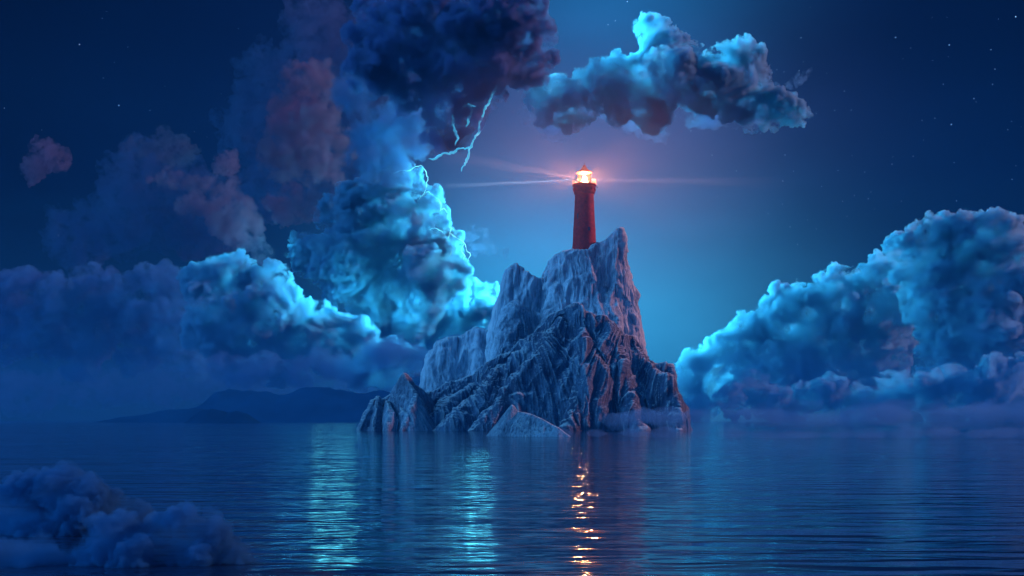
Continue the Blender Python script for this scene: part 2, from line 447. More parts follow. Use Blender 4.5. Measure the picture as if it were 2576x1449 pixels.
def sculpt(me, apexes, amp=1.0, fine=1.0, fs=1.0, pale=0.0):
    """flutes that run down the slope away from the nearest summit"""
    v, n = get_vn(me)
    ap = np.array(apexes)
    steep = 1 - np.clip(n[:, 2], 0, 1) ** 2
    sc = np.zeros(len(v)); ww = np.zeros(len(v)); U = np.zeros(len(v)); 
    best = np.full(len(v), 1e9); ax = np.zeros(len(v)); ay = np.zeros(len(v)); az_ = np.zeros(len(v))
    for a in ap:
        d = (v[:, 0] - a[0]) ** 2 * 1.0 + ((v[:, 1] - a[1]) * 1.4) ** 2 + ((v[:, 2] - a[2]) * a[3]) ** 2
        b = d < best; best = np.where(b, d, best)
        ax[b], ay[b], az_[b] = a[0], a[1], a[2]
    warp = fbm(v * np.array([0.10, 0.10, 0.035]), 3)
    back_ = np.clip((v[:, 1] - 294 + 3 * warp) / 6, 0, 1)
    spread = (16 / (8 + np.clip(az_ - v[:, 2], 0, 60)) + 0.45) * (1 - back_) + 1.15 * back_
    q = np.stack([(v[:, 0] - ax) * spread + ax * .7 + warp * 1.1, (v[:, 1] - ay) * spread * (0.35 + 0.65 * back_) + warp * 0.9, v[:, 2] * 0.011 + ax], 1)
    q = q * np.array([fs, fs, 1.0])
    blk = v * np.array([1, 1, .55]) + warp[:, None] * 3
    f0 = 1 - 2.2 * np.abs(noise(blk * 0.11 + 7)) + 0.5 * (1 - 2 * np.abs(noise(blk * 0.27 + 3)))
    mask = np.clip(0.55 + 0.9 * noise(v * 0.06 + 40), 0.15, 1.2)
    f1 = ridged(q * np.array([0.16, 0.16, 1.0]), 2)
    f2 = ridged(q * np.array([0.46, 0.46, 1.7]) + 31, 3, 0.6)
    f3 = ridged(q * np.array([1.35, 1.35, 3.0]) + 77, 2, 0.6)
    rough = fbm(v * 0.35, 4)
    d = (f0 * 1.25 + f1 * 0.7 + f2 * 0.45 * mask + f3 * 0.16 * fine) * (0.08 + 0.92 * steep ** 1.6) + rough * 0.22
    keep = np.clip((v[:, 2] + 2) / 4, 0, 1)
    v2 = v + n * (amp * (d - 0.9) * keep)[:, None]
    setco(me, v2)
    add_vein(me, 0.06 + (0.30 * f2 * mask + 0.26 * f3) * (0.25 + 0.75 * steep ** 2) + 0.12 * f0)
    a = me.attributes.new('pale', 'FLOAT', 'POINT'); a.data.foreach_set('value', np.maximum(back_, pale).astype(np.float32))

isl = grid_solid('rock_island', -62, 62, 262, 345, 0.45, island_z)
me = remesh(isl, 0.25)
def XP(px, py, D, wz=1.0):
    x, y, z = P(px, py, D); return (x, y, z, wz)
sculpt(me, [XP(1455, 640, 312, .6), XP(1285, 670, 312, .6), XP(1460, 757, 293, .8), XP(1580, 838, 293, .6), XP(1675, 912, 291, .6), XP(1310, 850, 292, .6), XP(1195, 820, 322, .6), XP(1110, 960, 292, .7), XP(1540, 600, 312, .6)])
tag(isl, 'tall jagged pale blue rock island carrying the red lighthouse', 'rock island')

def small_rock(name, zf, box, voxel, apexes, amp, label, step=None, fs=1.0, pale=0.0):
    o = grid_solid(name, *box, step or voxel * 1.3, zf, bottom=-2.5); m_ = remesh(o, voxel); sculpt(m_, apexes, amp, 1.0, fs, pale); tag(o, label, 'rock'); return o
# sharp little peak at the left end of the island, with the boulders at its foot
def peak_z(X, Y):
    t_ = lambda pts, k, kf=None: tent(X, Y, [P(*p) for p in pts], k, kf)
    z = t_([(1021, 934, 284), (1040, 960, 285), (1075, 985, 287), (1090, 1010, 287)], 1.9)
    z = np.maximum(z, t_([(1019, 932, 284), (985, 985, 283), (960, 1000, 282)], 1.8))
    z = np.maximum(z, t_([(1019, 932, 284), (1045, 985, 279), (1035, 1015, 276), (1010, 1078, 271)], 1.7))
    z = np.maximum(z, t_([(952, 988, 281), (938, 1000, 279), (918, 1035, 277), (903, 1070, 275)], 2.6))
    z = np.maximum(z, t_([(975, 1000, 280), (985, 1030, 275), (975, 1070, 271)], 2.2))
    z = np.maximum(z, t_([(950, 990, 280), (945, 1030, 276), (938, 1072, 272)], 2.4))
    z = np.maximum(z, t_([(1000, 1012, 280), (1020, 1030, 276), (1030, 1072, 272)], 2.0))
    return z
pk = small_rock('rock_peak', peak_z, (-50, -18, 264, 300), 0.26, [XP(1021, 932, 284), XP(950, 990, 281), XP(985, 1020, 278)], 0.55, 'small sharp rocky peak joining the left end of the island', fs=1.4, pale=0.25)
def front_z(X, Y):
    D0 = 186
    t_ = lambda pts, k, kf=None: tent(X, Y, [P(*p) for p in pts], k, kf)
    z = t_([(1288, 1014, D0), (1303, 1030, D0 - .6), (1335, 1036, D0 - 2), (1370, 1052, D0 - 3.5), (1405, 1072, D0 - 5), (1440, 1098, D0 - 6.5)], 1.25)
    z = np.maximum(z, t_([(1288, 1014, D0), (1272, 1040, D0 - .8), (1262, 1075, D0 - 2), (1255, 1105, D0 - 3.5)], 1.9))
    z = np.maximum(z, t_([(1300, 1028, D0), (1318, 1060, D0 - 2.5), (1325, 1100, D0 - 6)], 1.2))
    return z
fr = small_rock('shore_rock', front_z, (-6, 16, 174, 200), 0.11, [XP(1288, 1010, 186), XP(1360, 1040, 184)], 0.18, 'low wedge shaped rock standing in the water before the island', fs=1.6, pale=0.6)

# ------------------------------------------------------------------ the lighthouse
RED = simple('red_paint', (0.44, 0.020, 0.015), 0.6, 0, 1.2, 0.35, 0.03, spec=0.08)
RED2 = simple('red_roof_paint', (0.50, 0.06, 0.05), 0.5, 0, 2.5, 0.2, 0.01, spec=0.1)
DARK = simple('dark_frame', (0.06, 0.02, 0.02), 0.5, 0.2)
RAIL = simple('pale_rail_paint', (0.14, 0.05, 0.04), 0.4, 0.2)
BULB = simple('lamp_light', (1, 0.85, 0.7), 0.5, 0, emit=(1.0, 0.62, 0.42), es=70)
def glass_mat():
    m, t, out = new_mat('lantern_glass')
    g = t.add('ShaderNodeBsdfGlossy'); g.inputs['Roughness'].default_value = 0.05
    tp = t.add('ShaderNodeBsdfTransparent'); tp.inputs[0].default_value = (0.95, 0.92, 0.9, 1)
    fr_ = t.add('ShaderNodeFresnel'); fr_.inputs[0].default_value = 1.45
    mx = t.add('ShaderNodeMixShader'); t.link(fr_.outputs[0], mx.inputs[0]); t.link(tp.outputs[0], mx.inputs[1]); t.link(g.outputs[0], mx.inputs[2])
    t.link(mx.outputs[0], out.inputs[0]); return m
GLASS = glass_mat()
PANE = simple('dark_pane', (0.03, 0.03, 0.06), 0.15)

def lathe(name, prof_, m, parent, seg=56, loc=(0, 0, 0), smooth=True, cap=True):
    v, f = [], []
    for r, z in prof_:
        for k in range(seg):
            a = 2 * math.pi * k / seg; v.append((loc[0] + r * math.cos(a), loc[1] + r * math.sin(a), loc[2] + z))
    for j in range(len(prof_) - 1):
        for k in range(seg):
            k2 = (k + 1) % seg; f.append((j * seg + k, j * seg + k2, (j + 1) * seg + k2, (j + 1) * seg + k))
    if cap:
        f.append(tuple(range(seg))[::-1]); f.append(tuple((len(prof_) - 1) * seg + k for k in range(seg)))
    o = mesh_obj(name, v, f, m, parent, smooth)
    if smooth:
        for p in o.data.polygons:
            if len(p.vertices) > 4: p.use_smooth = False
        md = o.modifiers.new('edges', 'EDGE_SPLIT'); md.split_angle = R(38)
    return o

LD = 311.0
lx, ly, lz = P(1470, 638, LD)
base_z = lz - 1.2
lh = empty('lighthouse', (lx, ly, base_z))
tag(lh, 'round red lighthouse with a glowing lantern on the island summit', 'lighthouse')
u = LD / F * 0.6708 / 3.62          # metres per pixel of the enlarged look at the tower
def Hz(y): return (1345 - y) * u + 1.2 + 0.0
lathe('tower', [(4.35, -3), (4.2, 0), (3.95, Hz(1330)), (3.62, Hz(1180)), (3.48, Hz(1018)), (3.53, Hz(1016)), (3.53, Hz(1004)), (3.45, Hz(1002)), (3.2, Hz(820)), (3.02, Hz(640)), (3.10, Hz(638)), (3.10, Hz(626)), (2.98, Hz(624)), (2.92, Hz(535)), (3.08, Hz(530)), (3.14, Hz(520))], RED, lh, 72)
gal = lathe('gallery', [(3.16, Hz(522)), (3.30, Hz(516)), (3.30, Hz(500)), (3.36, Hz(470)), (3.42, Hz(440)), (3.50, Hz(425)), (3.72, Hz(420)), (3.76, Hz(404)), (3.70, Hz(400)), (0.5, Hz(399))], RED, lh, 72)
def rod(bm, a, b, r, seg=8):
    a, b = Vector(a), Vector(b); d = b - a; q = d.to_track_quat('Z', 'Y')
    r1 = [bm.verts.new(a + q @ Vector((r * math.cos(2 * math.pi * k / seg), r * math.sin(2 * math.pi * k / seg), 0))) for k in range(seg)]
    r2 = [bm.verts.new(b + q @ Vector((r * math.cos(2 * math.pi * k / seg), r * math.sin(2 * math.pi * k / seg), 0))) for k in range(seg)]
    for k in range(seg): bm.faces.new((r1[k], r1[(k + 1) % seg], r2[(k + 1) % seg], r2[k]))
    bm.faces.new(r1[::-1]); bm.faces.new(r2)
def ring(bm, r, z, t, seg=48):
    for k in range(seg):
        a, b = 2 * math.pi * k / seg, 2 * math.pi * (k + 1) / seg
        rod(bm, (r * math.cos(a), r * math.sin(a), z), (r * math.cos(b), r * math.sin(b), z), t, 6)
bm = bmesh.new(); z0, z1 = Hz(402), Hz(342)
for k in range(20):
    a = 2 * math.pi * (k + 0.5) / 20; rod(bm, (3.6 * math.cos(a), 3.6 * math.sin(a), z0 - 0.02), (3.6 * math.cos(a), 3.6 * math.sin(a), z1), 0.045, 6)
ring(bm, 3.6, z1, 0.055); ring(bm, 3.6, (z0 + z1) / 2, 0.035)
bm_obj('railing', bm, RAIL, lh)
# corbels under the gallery
for k in range(14):
    a = 2 * math.pi * k / 14
    bm = bmesh.new(); bmesh.ops.create_cube(bm, size=1)
    for vt in bm.verts:
        s_ = 0.42 if vt.co.z > 0 else 0.16
        x = 3.32 + (vt.co.x + 0.5) * s_; y = vt.co.y * 0.22; z = Hz(470) + vt.co.z * 0.95
        vt.co = (x * math.cos(a) - y * math.sin(a), x * math.sin(a) + y * math.cos(a), z)
    bm_obj('bracket', bm, RED, lh, False)
# lantern room: low wall, bars, panes, roof
lt0, lt1 = Hz(399), Hz(240)
lan = lathe('lantern_room', [(2.15, lt0 - 0.02), (2.15, lt0 + 0.28), (2.0, lt0 + 0.30), (0.3, lt0 + 0.31)], RED, lh, 48)
bm = bmesh.new()
for k in range(10):
    a = 2 * math.pi * (k + 0.32) / 10; rod(bm, (2.02 * math.cos(a), 2.02 * math.sin(a), lt0 + 0.25), (2.02 * math.cos(a), 2.02 * math.sin(a), lt1 + 0.05), 0.06, 6)
ring(bm, 2.02, lt1 - 0.02, 0.09, 40); ring(bm, 2.02, lt0 + 0.33, 0.07, 40)
bm_obj('glazing_bars', bm, RAIL, lan)
bmg = bmesh.new(); bmesh.ops.create_cone(bmg, cap_ends=False, segments=40, radius1=1.96, radius2=1.96, depth=(lt1 - lt0 - 0.35))
bmesh.ops.translate(bmg, verts=bmg.verts, vec=(0, 0, (lt0 + 0.35 + lt1) / 2)); bm_obj('glass', bmg, GLASS, lan)
lamp = lathe('lamp', [(0.02, lt0 + 0.75), (0.35, lt0 + 0.85), (0.55, lt0 + 1.3), (0.6, lt0 + 1.7), (0.55, lt0 + 2.1), (0.35, lt0 + 2.6), (0.02, lt0 + 2.7)], BULB, lh, 32)
lathe('lamp_stand', [(0.5, lt0 + 0.3), (0.25, lt0 + 0.4), (0.22, lt0 + 0.80), (0.05, lt0 + 0.82)], DARK, lamp, 24)
rf = lathe('roof', [(2.12, lt1 - 0.03), (2.42, lt1 + 0.0), (2.44, lt1 + 0.08), (2.15, lt1 + 0.28), (1.75, lt1 + 0.58), (1.35, lt1 + 0.96), (0.95, lt1 + 1.38), (0.62, lt1 + 1.78), (0.42, lt1 + 2.05), (0.40, lt1 + 2.12), (0.52, lt1 + 2.16), (0.5, lt1 + 2.28), (0.28, lt1 + 2.42), (0.05, lt1 + 2.46)], RED2, lh, 48)
lathe('finial', [(0.07, lt1 + 2.42), (0.05, lt1 + 2.75), (0.16, lt1 + 2.85), (0.18, lt1 + 2.95), (0.06, lt1 + 3.08), (0.03, lt1 + 3.25)], DARK, rf, 16)
# windows: a tall recessed one and a small one with a moulded frame
def wall_r(z):
    return float(np.interp(z, [0, Hz(1330), Hz(1180), Hz(1018), Hz(820), Hz(640), Hz(535)], [4.2, 3.95, 3.62, 3.48, 3.2, 3.02, 2.92]))
def tower_window(px, zc, w_, h_, name='window'):
    s_ = (px - 405) * u; r = wall_r(zc); a = math.asin(max(-.97, min(.97, s_ / r))) - math.pi / 2
    ca, sa = math.cos(a), math.sin(a)
    def to(x, y, z): return (x * ca - y * sa, x * sa + y * ca, z)
    bm = bmesh.new()
    def box(x0, x1, y0, y1, z0_, z1_):
        vs = [bm.verts.new(to(x, y, z)) for x in (x0, x1) for y in (y0, y1) for z in (z0_, z1_)]
        for f_ in ((0, 1, 3, 2), (4, 6, 7, 5), (0, 4, 5, 1), (2, 3, 7, 6), (0, 2, 6, 4), (1, 5, 7, 3)): bm.faces.new([vs[i] for i in f_])
    t_ = 0.13; e = r + 0.12
    box(r - .25, e, -w_ / 2, -w_ / 2 + t_, zc - h_ / 2, zc + h_ / 2); box(r - .25, e, w_ / 2 - t_, w_ / 2, zc - h_ / 2, zc + h_ / 2)
    box(r - .25, e + .02, -w_ / 2 - .05, w_ / 2 + .05, zc + h_ / 2, zc + h_ / 2 + t_); box(r - .25, e + .06, -w_ / 2 - .08, w_ / 2 + .08, zc - h_ / 2 - t_, zc - h_ / 2)
    fo = bm_obj(name, bm, RED, lh, False)
    bm = bmesh.new(); box(r - .2, r + .045, -w_ / 2 + t_, w_ / 2 - t_, zc - h_ / 2, zc + h_ / 2); bm_obj('pane', bm, PANE, fo, False)
tower_window(310, Hz(845), 0.75, 1.7); tower_window(455, Hz(1024), 1.15, 1.15)
# little side lamp at the right edge of the gallery
bm = bmesh.new(); rod(bm, (3.7, -0.2, Hz(412)), (4.05, -0.2, Hz(420)), 0.04, 6)
bmesh.ops.create_uvsphere(bm, u_segments=12, v_segments=8, radius=0.2); 
for vt in bm.verts:
    if vt.co.length < 0.25: vt.co = vt.co + Vector((4.05, -0.2, Hz(434)))
bm_obj('hanging_float', bm, DARK, lh)

# the lamp's own light
lampz = base_z + lt0 + 1.7
ld = bpy.data.lights.new('lamp_glow', 'POINT'); lo = bpy.data.objects.new('lamp_glow', ld); COL.objects.link(lo)
lo.location = (lx, ly, lampz); ld.energy = 150000; ld.color = (1.0, 0.40, 0.15); ld.shadow_soft_size = 1.1
def beam(name, px, py, D, cone, energy, col):
    l_ = bpy.data.lights.new(name, 'SPOT'); o = bpy.data.objects.new(name, l_); COL.objects.link(o)
    l_.spot_size = R(cone); l_.spot_blend = 1.0; l_.energy = energy; l_.color = col; l_.shadow_soft_size = 0.15
    o.location = (lx, ly, lampz)
    d = Vector(P(px, py, D)) - o.location; o.rotation_euler = (-d).to_track_quat('Z', 'Y').to_euler()
    o.location = o.location + d.normalized() * 2.2
    return o
beam('lighthouse_beam', 1075, 468, 290, 2.6, 22e6, (0.5, 0.85, 1.0))
beam('lighthouse_beam', 1290, 418, 300, 8.0, 1.6e6, (1.0, 0.6, 0.45))
beam('lighthouse_beam', 1700, 453, 300, 5.0, 5e6, (1.0, 0.55, 0.42))

# ------------------------------------------------------------------ clouds
CM = cloud_mat('cloud_vapour')
CM_DUSK = cloud_mat('dusk_cloud_vapour', (0.20, 0.38, 0.68), density=0.026, skin=0.02)
CM_SOFT = cloud_mat('thin_cloud_vapour', (0.40, 0.27, 0.42), density=0.022, skin=0.02)

def spheres(seed, puffs, D, kids=18, grand=9, depth=1.0, sub=2, sx=1.0):
    rs = np.random.RandomState(seed); C_, Rr = [], []
    for p in puffs:
        px, py, r = p[:3]; dd = p[3] if len(p) > 3 else rs.uniform(-.5, .5) * r
        m_ = D / F; c0 = np.array(P(px, py, D)); c0[1] += dd * m_ * depth
        r0 = r * m_; C_.append(c0); Rr.append(r0 * 0.86)
        for k in range(kids):
            d = rs.normal(size=3); d /= np.linalg.norm(d)
            if d[1] > 0.5: d[1] *= -1
            r1 = r0 * rs.uniform(.26, .46); c1 = c0 + d * (r0 * 0.98 - r1 * rs.uniform(.55, .8))
            C_.append(c1); Rr.append(r1)
            for j in range(grand):
                e = rs.normal(size=3) + d * 0.9; e /= np.linalg.norm(e)
                r2 = r1 * rs.uniform(.28, .5); C_.append(c1 + e * (r1 * 1.0 - r2 * rs.uniform(.4, .75))); Rr.append(r2)
    C_ = np.array(C_); Rr = np.array(Rr)
    tv, tf = ico(sub)
    tv = tv * np.array([sx, max(1, sx * .8), 1.0], dtype=np.float32)
    v = (tv[None] * Rr[:, None, None] + C_[:, None, :]).reshape(-1, 3)
    f = (tf[None] + (np.arange(len(C_)) * len(tv))[:, None, None]).reshape(-1, 3)
    return v, f

def cloud(name, seed, puffs, D, m, label=None, voxel=1.6, amp=9.0, freq=1 / 34., wisp=0.0, squash=None, kind=None, cat='cloud', group=None, **kw):
    """voxel, amp and 1/freq are in picture pixels at the cloud's distance"""
    v, f = spheres(seed, puffs, D, **kw)
    s = D / F
    o = mesh_obj(name, v, f, m)
    me_ = remesh(o, voxel * s)
    v, n = get_vn(me_)
    q = v * (freq / s)
    d = (billow(q + seed, 4, 0.68) - 0.42) * amp * 1.9 + fbm(q * 0.3 + 3, 3) * amp * 1.1
    v = v + n * (d * s)[:, None]
    if wisp:
        v = v + (np.stack([fbm(q * .7 + 50, 3), fbm(q * .7 + 90, 3), fbm(q * .7 + 130, 3)], 1) * wisp * s).astype(np.float32)
    setco(me_, v)
    remesh(o, voxel * s); me_ = clean_shells(o, m)
    v, _n = get_vn(me_); cen = v.mean(0); setco(me_, v - cen); o.location = cen.tolist()
    tag(o, label, cat if label else None, group, kind)
    return o

# puffs: (x, y, radius) in picture pixels
cloud('cumulus_cloud', 1, [(575, 690, 62), (520, 715, 60), (620, 720, 55), (690, 720, 58), (720, 775, 62), (780, 800, 46), (660, 800, 85), (560, 800, 95), (850, 830, 48), (895, 845, 46), (800, 870, 65), (950, 885, 46), (1000, 905, 42), (1045, 915, 40), (1075, 930, 36), (900, 915, 60), (700, 890, 80), (600, 890, 70), (980, 950, 40)], 2300, CM, 'bright cyan edged cumulus bank low over the far hills')
cloud('cumulus_cloud', 2, [(470, 730, 60), (400, 720, 62), (320, 750, 70), (240, 730, 66), (160, 760, 70), (80, 730, 62), (10, 760, 80), (380, 810, 80), (250, 820, 80), (120, 830, 80), (0, 850, 80), (470, 830, 80), (480, 900, 60), (350, 890, 60), (200, 900, 60)], 2700, CM_DUSK, 'long dusky cloud bank along the left edge above the sea', amp=7, freq=1 / 50.)
cloud('cumulus_cloud', 3, [(1010, 470, 52), (950, 480, 52), (1035, 455, 42), (890, 500, 45), (1000, 530, 62), (1085, 510, 36), (1090, 565, 48), (900, 570, 80), (830, 540, 46), (1120, 620, 46), (1000, 620, 90), (880, 660, 100), (1130, 690, 50), (1060, 710, 80), (950, 740, 90), (800, 640, 70), (1050, 790, 60)], 2500, CM, 'tall cumulus tower edged with lightning left of the island')
cloud('cumulus_cloud', 4, [(1180, 740, 40), (1225, 755, 42), (1215, 800, 42), (1160, 800, 48), (1110, 810, 50), (1200, 850, 40), (1130, 850, 44), (1060, 850, 44), (1020, 810, 44), (960, 800, 40)], 2600, CM, 'brilliant turquoise cloud touching the left side of the island', freq=1 / 26.)
cloud('cumulus_cloud', 5, [(1310, 80, 80), (1330, 140, 64), (1250, 130, 95), (1220, 40, 100), (1120, 90, 120), (1150, 190, 85), (1050, 190, 90), (980, 60, 120), (960, 160, 90), (1230, 215, 40), (1190, 255, 42), (1110, 250, 60), (1120, 310, 45), (1235, 240, 26), (1170, 300, 34), (1100, 350, 34), (1130, 345, 28)], 2100, cloud_mat('dark_cloud_vapour', (0.30, 0.42, 0.76), 0.10, 0.02), 'huge dark storm cloud at the top centre', amp=11, freq=1 / 60.)
cloud('cumulus_cloud', 6, [(800, 190, 45), (770, 215, 60), (820, 260, 48), (800, 320, 65), (850, 350, 40), (740, 300, 75), (860, 390, 32), (720, 390, 70), (800, 400, 60), (830, 420, 40)], 2700, CM_SOFT, 'tall dusky pink column cloud left of the storm cloud', amp=8)
cloud('cumulus_cloud', 7, [(1010, 240, 38), (1000, 280, 55), (1050, 310, 38), (1040, 350, 44), (960, 320, 80), (980, 380, 75), (920, 400, 60), (1060, 375, 28), (900, 250, 60)], 2350, CM_DUSK, 'purple column cloud beneath the dark storm cloud', amp=7)
cloud('cumulus_cloud', 17, [(700, 200, 90), (820, 120, 110), (930, 230, 120), (640, 330, 80), (780, 400, 110), (930, 390, 110), (680, 470, 90), (560, 520, 80), (450, 470, 80), (350, 430, 70), (460, 560, 80), (330, 560, 90), (200, 600, 80), (560, 600, 70)], 3300, cloud_mat('veil_vapour', (0.16, 0.26, 0.50), density=0.0100, skin=0.0), 'faint dusky veil of cloud behind the pink clouds', voxel=3.5, amp=22, freq=1 / 70.)
cloud('cumulus_cloud', 18, [(560 + 52 * k, 925 + 14 * math.sin(k * 2.1) - (0 if k < 7 else 30), 34 + 10 * math.sin(k * 1.7)) for k in range(13)], 2150, CM_DUSK, 'dark flat layer of cloud under the bright cumulus bank', sx=1.7)
cloud('cumulus_cloud', 19, [(1120, 350, 32), (1090, 365, 24), (1160, 310, 30), (1195, 275, 30), (1230, 240, 26), (1248, 215, 16), (1150, 340, 26)], 2110, CM_SOFT, 'ragged pink lit fringe hanging under the storm cloud', voxel=1.3, amp=8, freq=1 / 22.)
CM_WISP = cloud_mat('wispy_cloud_vapour', (0.35, 0.62, 0.98), density=0.012, skin=0.0, fray=0.011)
cloud('cumulus_cloud', 24, [(-20 + 85 * k, 975 + 16 * math.sin(k * 1.9), 46 + 10 * math.sin(k * 2.7)) for k in range(13)], 2900, cloud_mat('low_bank_vapour', (0.14, 0.30, 0.56), density=0.006, skin=0.0), 'dim layer of cloud resting behind the far hills at the left horizon', voxel=3.0, amp=12, freq=1 / 60., sx=2.2)
cloud('wispy_cloud', 20, [(1350 + 48 * k, 285 + 22 * math.sin(k * 1.4) - (12 if k > 8 else 0), 30 + 9 * math.sin(k * 2.3)) for k in range(14)], 2380, CM_WISP, 'thin blue wisps trailing below the cumulus above the lighthouse', voxel=2.0, amp=12, wisp=16, sx=1.5)
cloud('wispy_cloud', 21, [(1180, 590, 22), (1215, 600, 20), (1240, 625, 16), (1200, 620, 18), (1270, 635, 10)], 2750, CM_WISP, 'faint blue shred of cloud between the lightning tower and the lighthouse', voxel=1.5, amp=9, wisp=10)
cloud('wispy_cloud', 22, [(2000, 200, 14), (2020, 190, 12), (2040, 180, 10), (1980, 215, 14), (2060, 172, 6)], 2500, CM_WISP, 'small slanting wisp at the right tip of the upper cumulus', voxel=1.3, amp=7, wisp=8)
cloud('cumulus_cloud', 8, [(1645, 60, 40), (1665, 95, 48), (1700, 130, 52), (1720, 130, 42), (1810, 145, 40), (1870, 150, 52), (1905, 200, 48), (1840, 220, 70), (1760, 210, 80), (1680, 200, 75), (1600, 190, 60), (1555, 170, 42), (1530, 220, 60), (1470, 215, 42), (1400, 225, 44), (1345, 215, 34), (1450, 260, 55), (1370, 270, 40), (1560, 260, 60), (1650, 270, 60), (1900, 255, 55), (1960, 265, 45), (2000, 285, 34)], 2300, CM, 'towering cyan topped cumulus above and right of the lighthouse', amp=8)
cloud('cumulus_cloud', 9, [(1730, 970, 46), (1790, 930, 46), (1700, 960, 34), (1755, 915, 36), (1715, 1000, 40), (1810, 880, 40), (1850, 880, 55), (1880, 830, 45), (1960, 780, 60), (1930, 860, 60), (2020, 770, 60), (2100, 705, 46), (2150, 720, 55), (2080, 790, 80), (2200, 700, 55), (2240, 770, 90), (2000, 880, 80), (1920, 950, 80), (1830, 970, 60), (2120, 900, 90), (2230, 880, 80), (2050, 970, 70), (1760, 1010, 50)], 2200, CM, 'glowing turquoise cumulus bank right of the island')
cloud('cumulus_cloud', 10, [(2300, 640, 62), (2330, 600, 50), (2400, 600, 60), (2480, 610, 70), (2560, 600, 70), (2340, 690, 75), (2430, 700, 90), (2540, 700, 100), (2480, 800, 90), (2400, 820, 80), (2580, 820, 100), (2330, 780, 60), (2500, 900, 80), (2380, 900, 70), (2620, 900, 80)], 1950, CM, 'massive deep blue cumulus tower at the right edge', amp=11)
cloud('cumulus_cloud', 11, [(1760, 1035, 36), (1840, 1010, 46), (1890, 965, 42), (1950, 1010, 50), (2030, 1000, 46), (2100, 985, 44), (2170, 1000, 50), (2250, 985, 52), (2330, 975, 52), (2420, 980, 60), (2510, 950, 60), (2580, 960, 70), (2480, 1020, 50), (2360, 1030, 45), (2240, 1035, 40), (2130, 1040, 36), (2580, 1040, 50), (1990, 1045, 30)], 1750, CM, 'lowest rolling row of violet blue clouds at the right', amp=8, freq=1 / 28.)
cloud('cumulus_cloud', 12, [(570, 420, 34), (560, 460, 38), (520, 470, 28), (490, 460, 24), (590, 500, 26), (540, 510, 40), (600, 540, 40), (640, 570, 30), (600, 600, 38), (650, 610, 24), (560, 560, 40), (660, 640, 26), (450, 450, 22), (420, 440, 18), (500, 500, 34), (470, 520, 26)], 2500, CM_SOFT, 'pink stepped cloud high at the left', amp=7, freq=1 / 24.)
cloud('cumulus_cloud', 13, [(400, 350, 30), (440, 365, 26), (360, 375, 22), (465, 400, 22), (330, 360, 18), (480, 385, 18), (420, 395, 26)], 2600, CM_SOFT, 'small pink cloud upper left of the stepped pink cloud', amp=9, freq=1 / 24., wisp=10)
cloud('cumulus_cloud', 14, [(120, 380, 36), (100, 410, 34), (150, 410, 28), (80, 430, 22)], 2800, CM_SOFT, 'faint pink wisp farthest left in the sky', amp=9, freq=1 / 24., wisp=14)
cloud('cumulus_cloud', 15, [(740, 480, 30), (700, 500, 34), (760, 520, 38), (790, 490, 22), (720, 540, 30)], 2350, CM_SOFT, 'pink tufted cloud between the stepped cloud and the lightning tower', amp=8, freq=1 / 24.)
cloud('cumulus_cloud', 16, [(405, 450, 17), (425, 455, 13), (380, 445, 10)], 2450, CM_SOFT, 'tiny pink puff beside the stepped pink cloud', voxel=1.2, amp=6, freq=1 / 18.)

# unseen cyan lamps added inside and behind the clouds to light their edges
CY = (0.11, 0.82, 1.0)
def cloud_lamp(px, py, D, energy, aim=None, col=CY, size=60, cone=146):
    """unseen lamp added to light cloud edges; aim keeps its cone off the water"""
    l_ = bpy.data.lights.new('added_cloud_lamp', 'SPOT' if aim else 'POINT'); o = bpy.data.objects.new('added_cloud_lamp', l_); COL.objects.link(o)
    o.location = P(px, py, D); l_.energy = energy * (3.8 if aim else 1.5); l_.color = col; l_.shadow_soft_size = size
    if aim:
        l_.spot_size = R(cone); l_.spot_blend = 0.35
        o.rotation_euler = (-Vector(aim)).to_track_quat('Z', 'Y').to_euler()
    return o
M = 1e6
L_, R_ = (-1, 0.05, -0.1), (1, 0.05, -0.1)
UL, UR, DL, DR = (-1, 0.1, 0.5), (1, 0.1, 0.5), (-1, 0.1, -0.6), (1, 0.1, -0.6)
# tall tower and the turquoise cloud at its foot: lit from the clear gap on their right
cloud_lamp(1290, 560, 2640, 3.6 * M, L_); cloud_lamp(1180, 440, 2600, 1.4 * M, L_); cloud_lamp(1300, 740, 2660, 4.2 * M, L_); cloud_lamp(1225, 700, 2690, 1.6 * M, DL)
cloud_lamp(1150, 860, 2640, .8 * M, UL)
# low bank at the left
cloud_lamp(860, 700, 2330, 1.8 * M, (-1, -0.1, -0.35), cone=100); cloud_lamp(1060, 760, 2400, 1.6 * M, DL); cloud_lamp(700, 560, 2440, 1.4 * M, DL); cloud_lamp(960, 800, 2360, .8 * M, L_)
# right bank
cloud_lamp(1655, 860, 2300, 6 * M, R_); cloud_lamp(1780, 690, 2300, 1.7 * M, R_); cloud_lamp(1960, 580, 2300, .8 * M, DR); cloud_lamp(2120, 500, 2280, .8 * M, DR); cloud_lamp(2200, 560, 2040, .4 * M, R_); cloud_lamp(1700, 930, 2000, .7 * M, R_)
cloud_lamp(2330, 480, 2050, .25 * M, DR); cloud_lamp(2040, 900, 1850, .5 * M, R_)
# cumulus above the lighthouse
cloud_lamp(1560, 30, 2400, 1.6 * M, DR); cloud_lamp(1480, 120, 2380, 1.0 * M, R_); cloud_lamp(1340, 170, 2380, .6 * M, R_); cloud_lamp(1760, 50, 2400, .9 * M, DR)
# inside the storm cloud
cloud_lamp(1205, 250, 2200, .3 * M, L_, size=30); cloud_lamp(1075, 90, 2190, .3 * M, L_, size=30); cloud_lamp(1440, 20, 2250, .9 * M, L_)
cloud_lamp(1185, 780, 2600, 2.2 * M, size=100); cloud_lamp(825, 800, 2340, .6 * M, size=70)

